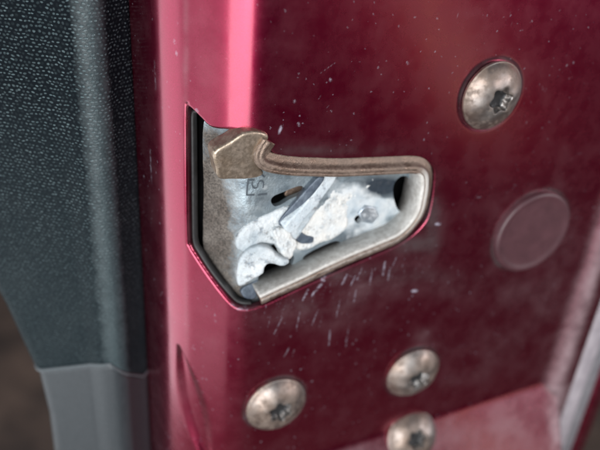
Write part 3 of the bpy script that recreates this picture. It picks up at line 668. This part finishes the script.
# ------------------------------------------------------------------ screws and plug
def screw_mesh():
    NS, RO = 72, 7.0
    prof_r = [(0.0, 3.22), (.04, 3.25), (.12, 3.2), (.30, 2.98), (.5, 2.55), (.68, 2.05), (.82, 1.55), (.91, 1.1), (.945, .88), (.965, .80), (.985, .78), (1.0, .62), (1.0, .30), (.985, .08), (.96, .0)]
    V = []; F = []
    def tor(t): return 2.45 + .34*math.cos(6*t) + .06*math.cos(2*t + 1)
    for f, h in prof_r:
        for k in range(NS):
            t = 2*math.pi*k/NS; rr = tor(t)*(1 - f) + RO*f; V.append((rr*math.cos(t), rr*math.sin(t), h))
    n = len(prof_r)
    for i in range(n - 1):
        for k in range(NS): F.append((i*NS + k, (i+1)*NS + k, (i+1)*NS + (k+1) % NS, i*NS + (k+1) % NS))
    me = bpy.data.meshes.new('screw'); me.from_pydata([Vector(v)*MM for v in V], [], F)
    V2 = []; F2 = []
    rings = [(1.0, 3.215), (.94, 3.05), (.86, 1.75), (.5, 1.55)]
    for f, h in rings:
        for k in range(NS): t = 2*math.pi*k/NS; V2.append((tor(t)*f*math.cos(t), tor(t)*f*math.sin(t), h))
    for i in range(len(rings) - 1):
        for k in range(NS): F2.append((i*NS + k, i*NS + (k+1) % NS, (i+1)*NS + (k+1) % NS, (i+1)*NS + k))
    F2.append(tuple((len(rings)-1)*NS + k for k in range(NS)))
    me2 = bpy.data.meshes.new('socket'); me2.from_pydata([Vector(v)*MM for v in V2], [], F2)
    for m_, mt in ((me, M_SCREW), (me2, M_SOCKET)):
        m_.materials.append(mt)
        if m_ is me2:
            m_.materials.append(M_BLACK); m_.polygons.foreach_set('material_index', np.array([0]*(NS*2) + [1]*(len(m_.polygons) - NS*2), np.int32))
        m_.polygons.foreach_set('use_smooth', np.ones(len(m_.polygons), bool)); m_.update()
    return me, me2
sm, sk = screw_mesh()
toC = Matrix(((1, 0, 0), (0, 0, -1), (0, 1, 0)))      # local z -> world -Y (out of the face)
for (cx, cy), w0, spin, tilt, lab in [((490.5, 95), 0.1, 12, (2, 3), 'large domed screw alone above the round plug'), ((275.5, 403), 0.1, 40, (-2, 0), 'domed screw at the lower left, nearest the folded edge'),
                                     ((412, 371.5), 0.1, 25, (1, -2), 'domed screw with dark socket just above the step edge'), ((411, 436), None, 5, (-25, -2), 'blurred pale screw below the step edge')]:
    if w0 is None:
        w0 = 0.
        for _ in range(12): p = on_plane(cx, cy, w0); w0 = float(sheet_h(p[None, [0, 2]])[0]) + .15
    p = on_plane(cx, cy, w0)
    o = bpy.data.objects.new('screw', sm); COL.objects.link(o); o.parent = door
    rot = toC @ Matrix.Rotation(math.radians(tilt[0]), 3, 'X') @ Matrix.Rotation(math.radians(tilt[1]), 3, 'Y') @ Matrix.Rotation(math.radians(spin), 3, 'Z')
    o.matrix_local = Matrix.Translation(world(*p) - ROOT_W) @ rot.to_4x4(); o['label'] = lab
    c = bpy.data.objects.new('socket', sk); COL.objects.link(c); c.parent = o
pc = on_plane(530.5, 231, 0)
NS = 72; V = []; F = []
pr = [(10.3, -.1), (10.25, .75), (10.05, 1.2), (9.6, 1.38), (9.1, 1.25), (8.6, 1.0), (8.0, .95), (4, .95), (0.01, .95)]
for r, h in pr:
    for k in range(NS): t = 2*math.pi*k/NS; V.append((pc[0] + r*math.cos(t), h, pc[2] + r*math.sin(t)))
for i in range(len(pr) - 1):
    for k in range(NS): F.append([i*NS + k, i*NS + (k+1) % NS, (i+1)*NS + (k+1) % NS, (i+1)*NS + k])
link('plug', mesh_np('plug', np.array(V), F), M_PLUG, door)['label'] = 'round flat mauve blanking plug below the upper screw'
# ------------------------------------------------------------------ trim panel (fabric above, vinyl below)
# profile in (u,w): leaves the painted hem, rolls over a ridge and falls back to the left
hemP = np.array([px for px in prof[0]]); s_b, z_b = on_prof(143, 225); ub, wb, _, _ = prof_at(np.array([s_b])); ub, wb = ub[0], wb[0]
RIDGE_W = wb + 4.0
rid = on_plane(103, 225, RIDGE_W)
FA = math.radians(38)
fn = np.array([-math.sin(FA), math.cos(FA), 0]); fp = np.array([rid[0], RIDGE_W, 0])
left_px = [(-150, 60), (-60, 200), (-8, 300), (12, 345), (27, 378), (38, 420), (45, 470), (52, 520)]
LB = np.array([on_tilted(x, y, fp, fn) for x, y in left_px])       # left boundary on the face plane
def u_left(z):
    o = np.argsort(LB[:, 2]); return np.interp(z, LB[o, 2], LB[o, 0])
seamA, seamB = on_tilted(30, 372, fp, fn), on_tilted(110, 363, fp, fn)
seamC = on_plane(143, 376, wb)
def z_seam(u):
    return np.where(u < seamB[0], seamA[2] + (u - seamA[0])/(seamB[0] - seamA[0])*(seamB[2] - seamA[2]), seamB[2] + np.clip((u - seamB[0])/(seamC[0] - seamB[0]), 0, 1)*(seamC[2] - seamB[2]))
def trim_profile(z, off):
    """points across one row, from the hem to the rolled left edge"""
    a = np.array([ub + .8, wb - 5.0]); b = np.array([ub - .4, wb - 1.2]); c = np.array([rid[0] + 2.6, RIDGE_W - .55]); r = np.array([rid[0], RIDGE_W])
    ul = u_left(z); tl = (rid[0] - ul)/math.cos(FA)
    d = r + np.array([-math.cos(FA), -math.sin(FA)])*2.6 + np.array([-math.sin(FA), math.cos(FA)])*.5
    pts = [a, (a + b)/2, b, b + (c - b)*.35, b + (c - b)*.7, c, r, d]
    K = 16
    dirv = np.array([-math.cos(FA), -math.sin(FA)])
    s0 = (r + dirv*5.0)
    for k in range(1, K + 1):
        t = k/K; q = s0 + dirv*(max(tl, 10) - 5.0)*t
        roll = np.clip((t*tl - (tl - 7))/7, 0, 1); q = q + np.array([math.sin(FA), -math.cos(FA)])*(5.0*roll**2.2)
        pts.append(q)
    e = pts[-1]; pts.append(e + np.array([1.5, -4.0])); pts.append(e + np.array([5.0, -9.0]))
    P = smooth_open(np.array(pts), 5)
    tg = np.gradient(P, axis=0); L = np.linalg.norm(tg, axis=1)[:, None] + 1e-9; nn = np.stack([tg[:, 1], -tg[:, 0]], 1)/L
    return P + nn*off
def trim(name, z0, z1, rows, mat, off, upper):
    zs = np.linspace(z0, z1, rows); V = []; UV = []
    for t in zs:
        zr = t
        P = trim_profile(seamA[2] + t, 0.0)
        L = np.concatenate([[0], np.cumsum(np.linalg.norm(np.diff(P, axis=0), axis=1))])
        i_r = np.argmin(np.abs(P[:, 0] - rid[0])); L -= L[i_r]
        edge = abs(t - (z0 if upper else z1))
        rl = max(0, 1 - edge/.8); o2 = off - (.5*rl*rl if upper else .35*rl*rl)
        P = trim_profile(seamA[2] + t, o2)
        zz_ = z_seam(P[:, 0]) + t
        und = .3*(fbm(np.stack([P[:, 0]*.05, zz_*.03, 0*zz_], 1), 2) - .5)
        V.append(np.stack([P[:, 0], P[:, 1] + und, zz_], 1)); UV.append(np.stack([L, zz_], 1))
    n = len(V[0]); idx = np.arange(rows*n).reshape(rows, n)
    F = np.stack([idx[:-1, :-1], idx[:-1, 1:], idx[1:, 1:], idx[1:, :-1]], -1).reshape(-1, 4)
    return link(name, mesh_np(name, np.vstack(V), F, uv=np.vstack(UV)), mat, door)
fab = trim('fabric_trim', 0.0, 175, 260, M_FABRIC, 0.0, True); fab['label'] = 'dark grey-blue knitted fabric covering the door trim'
vin = trim('vinyl_trim', -75, -.5, 140, M_VINYL, -.25, False); vin['label'] = 'smooth grey vinyl strip below the knitted fabric'
Pw = trim_profile(seamA[2], -.35); wz = z_seam(Pw[:, 0]) - .25
WP = np.stack([Pw[:, 0], Pw[:, 1], wz], 1)
def wnf(i):
    d = Pw[min(i+1, len(Pw)-1)] - Pw[max(i-1, 0)]; d = d/np.linalg.norm(d)
    return np.array([d[1], -d[0], 0]), np.array([0, 0, 1.])
sweep('seam_welt', WP, wnf, [(.55*math.cos(t), .6*math.sin(t)) for t in np.linspace(0, 2*math.pi, 10, endpoint=False)], M_WELT, vin)
print('PROFILE', R1, L1, R2, L2, 'hem', ub, wb, 'rim', U_RIM, 'tris', sum(len(o.data.polygons)*2 for o in scene.objects if o.type == 'MESH'))
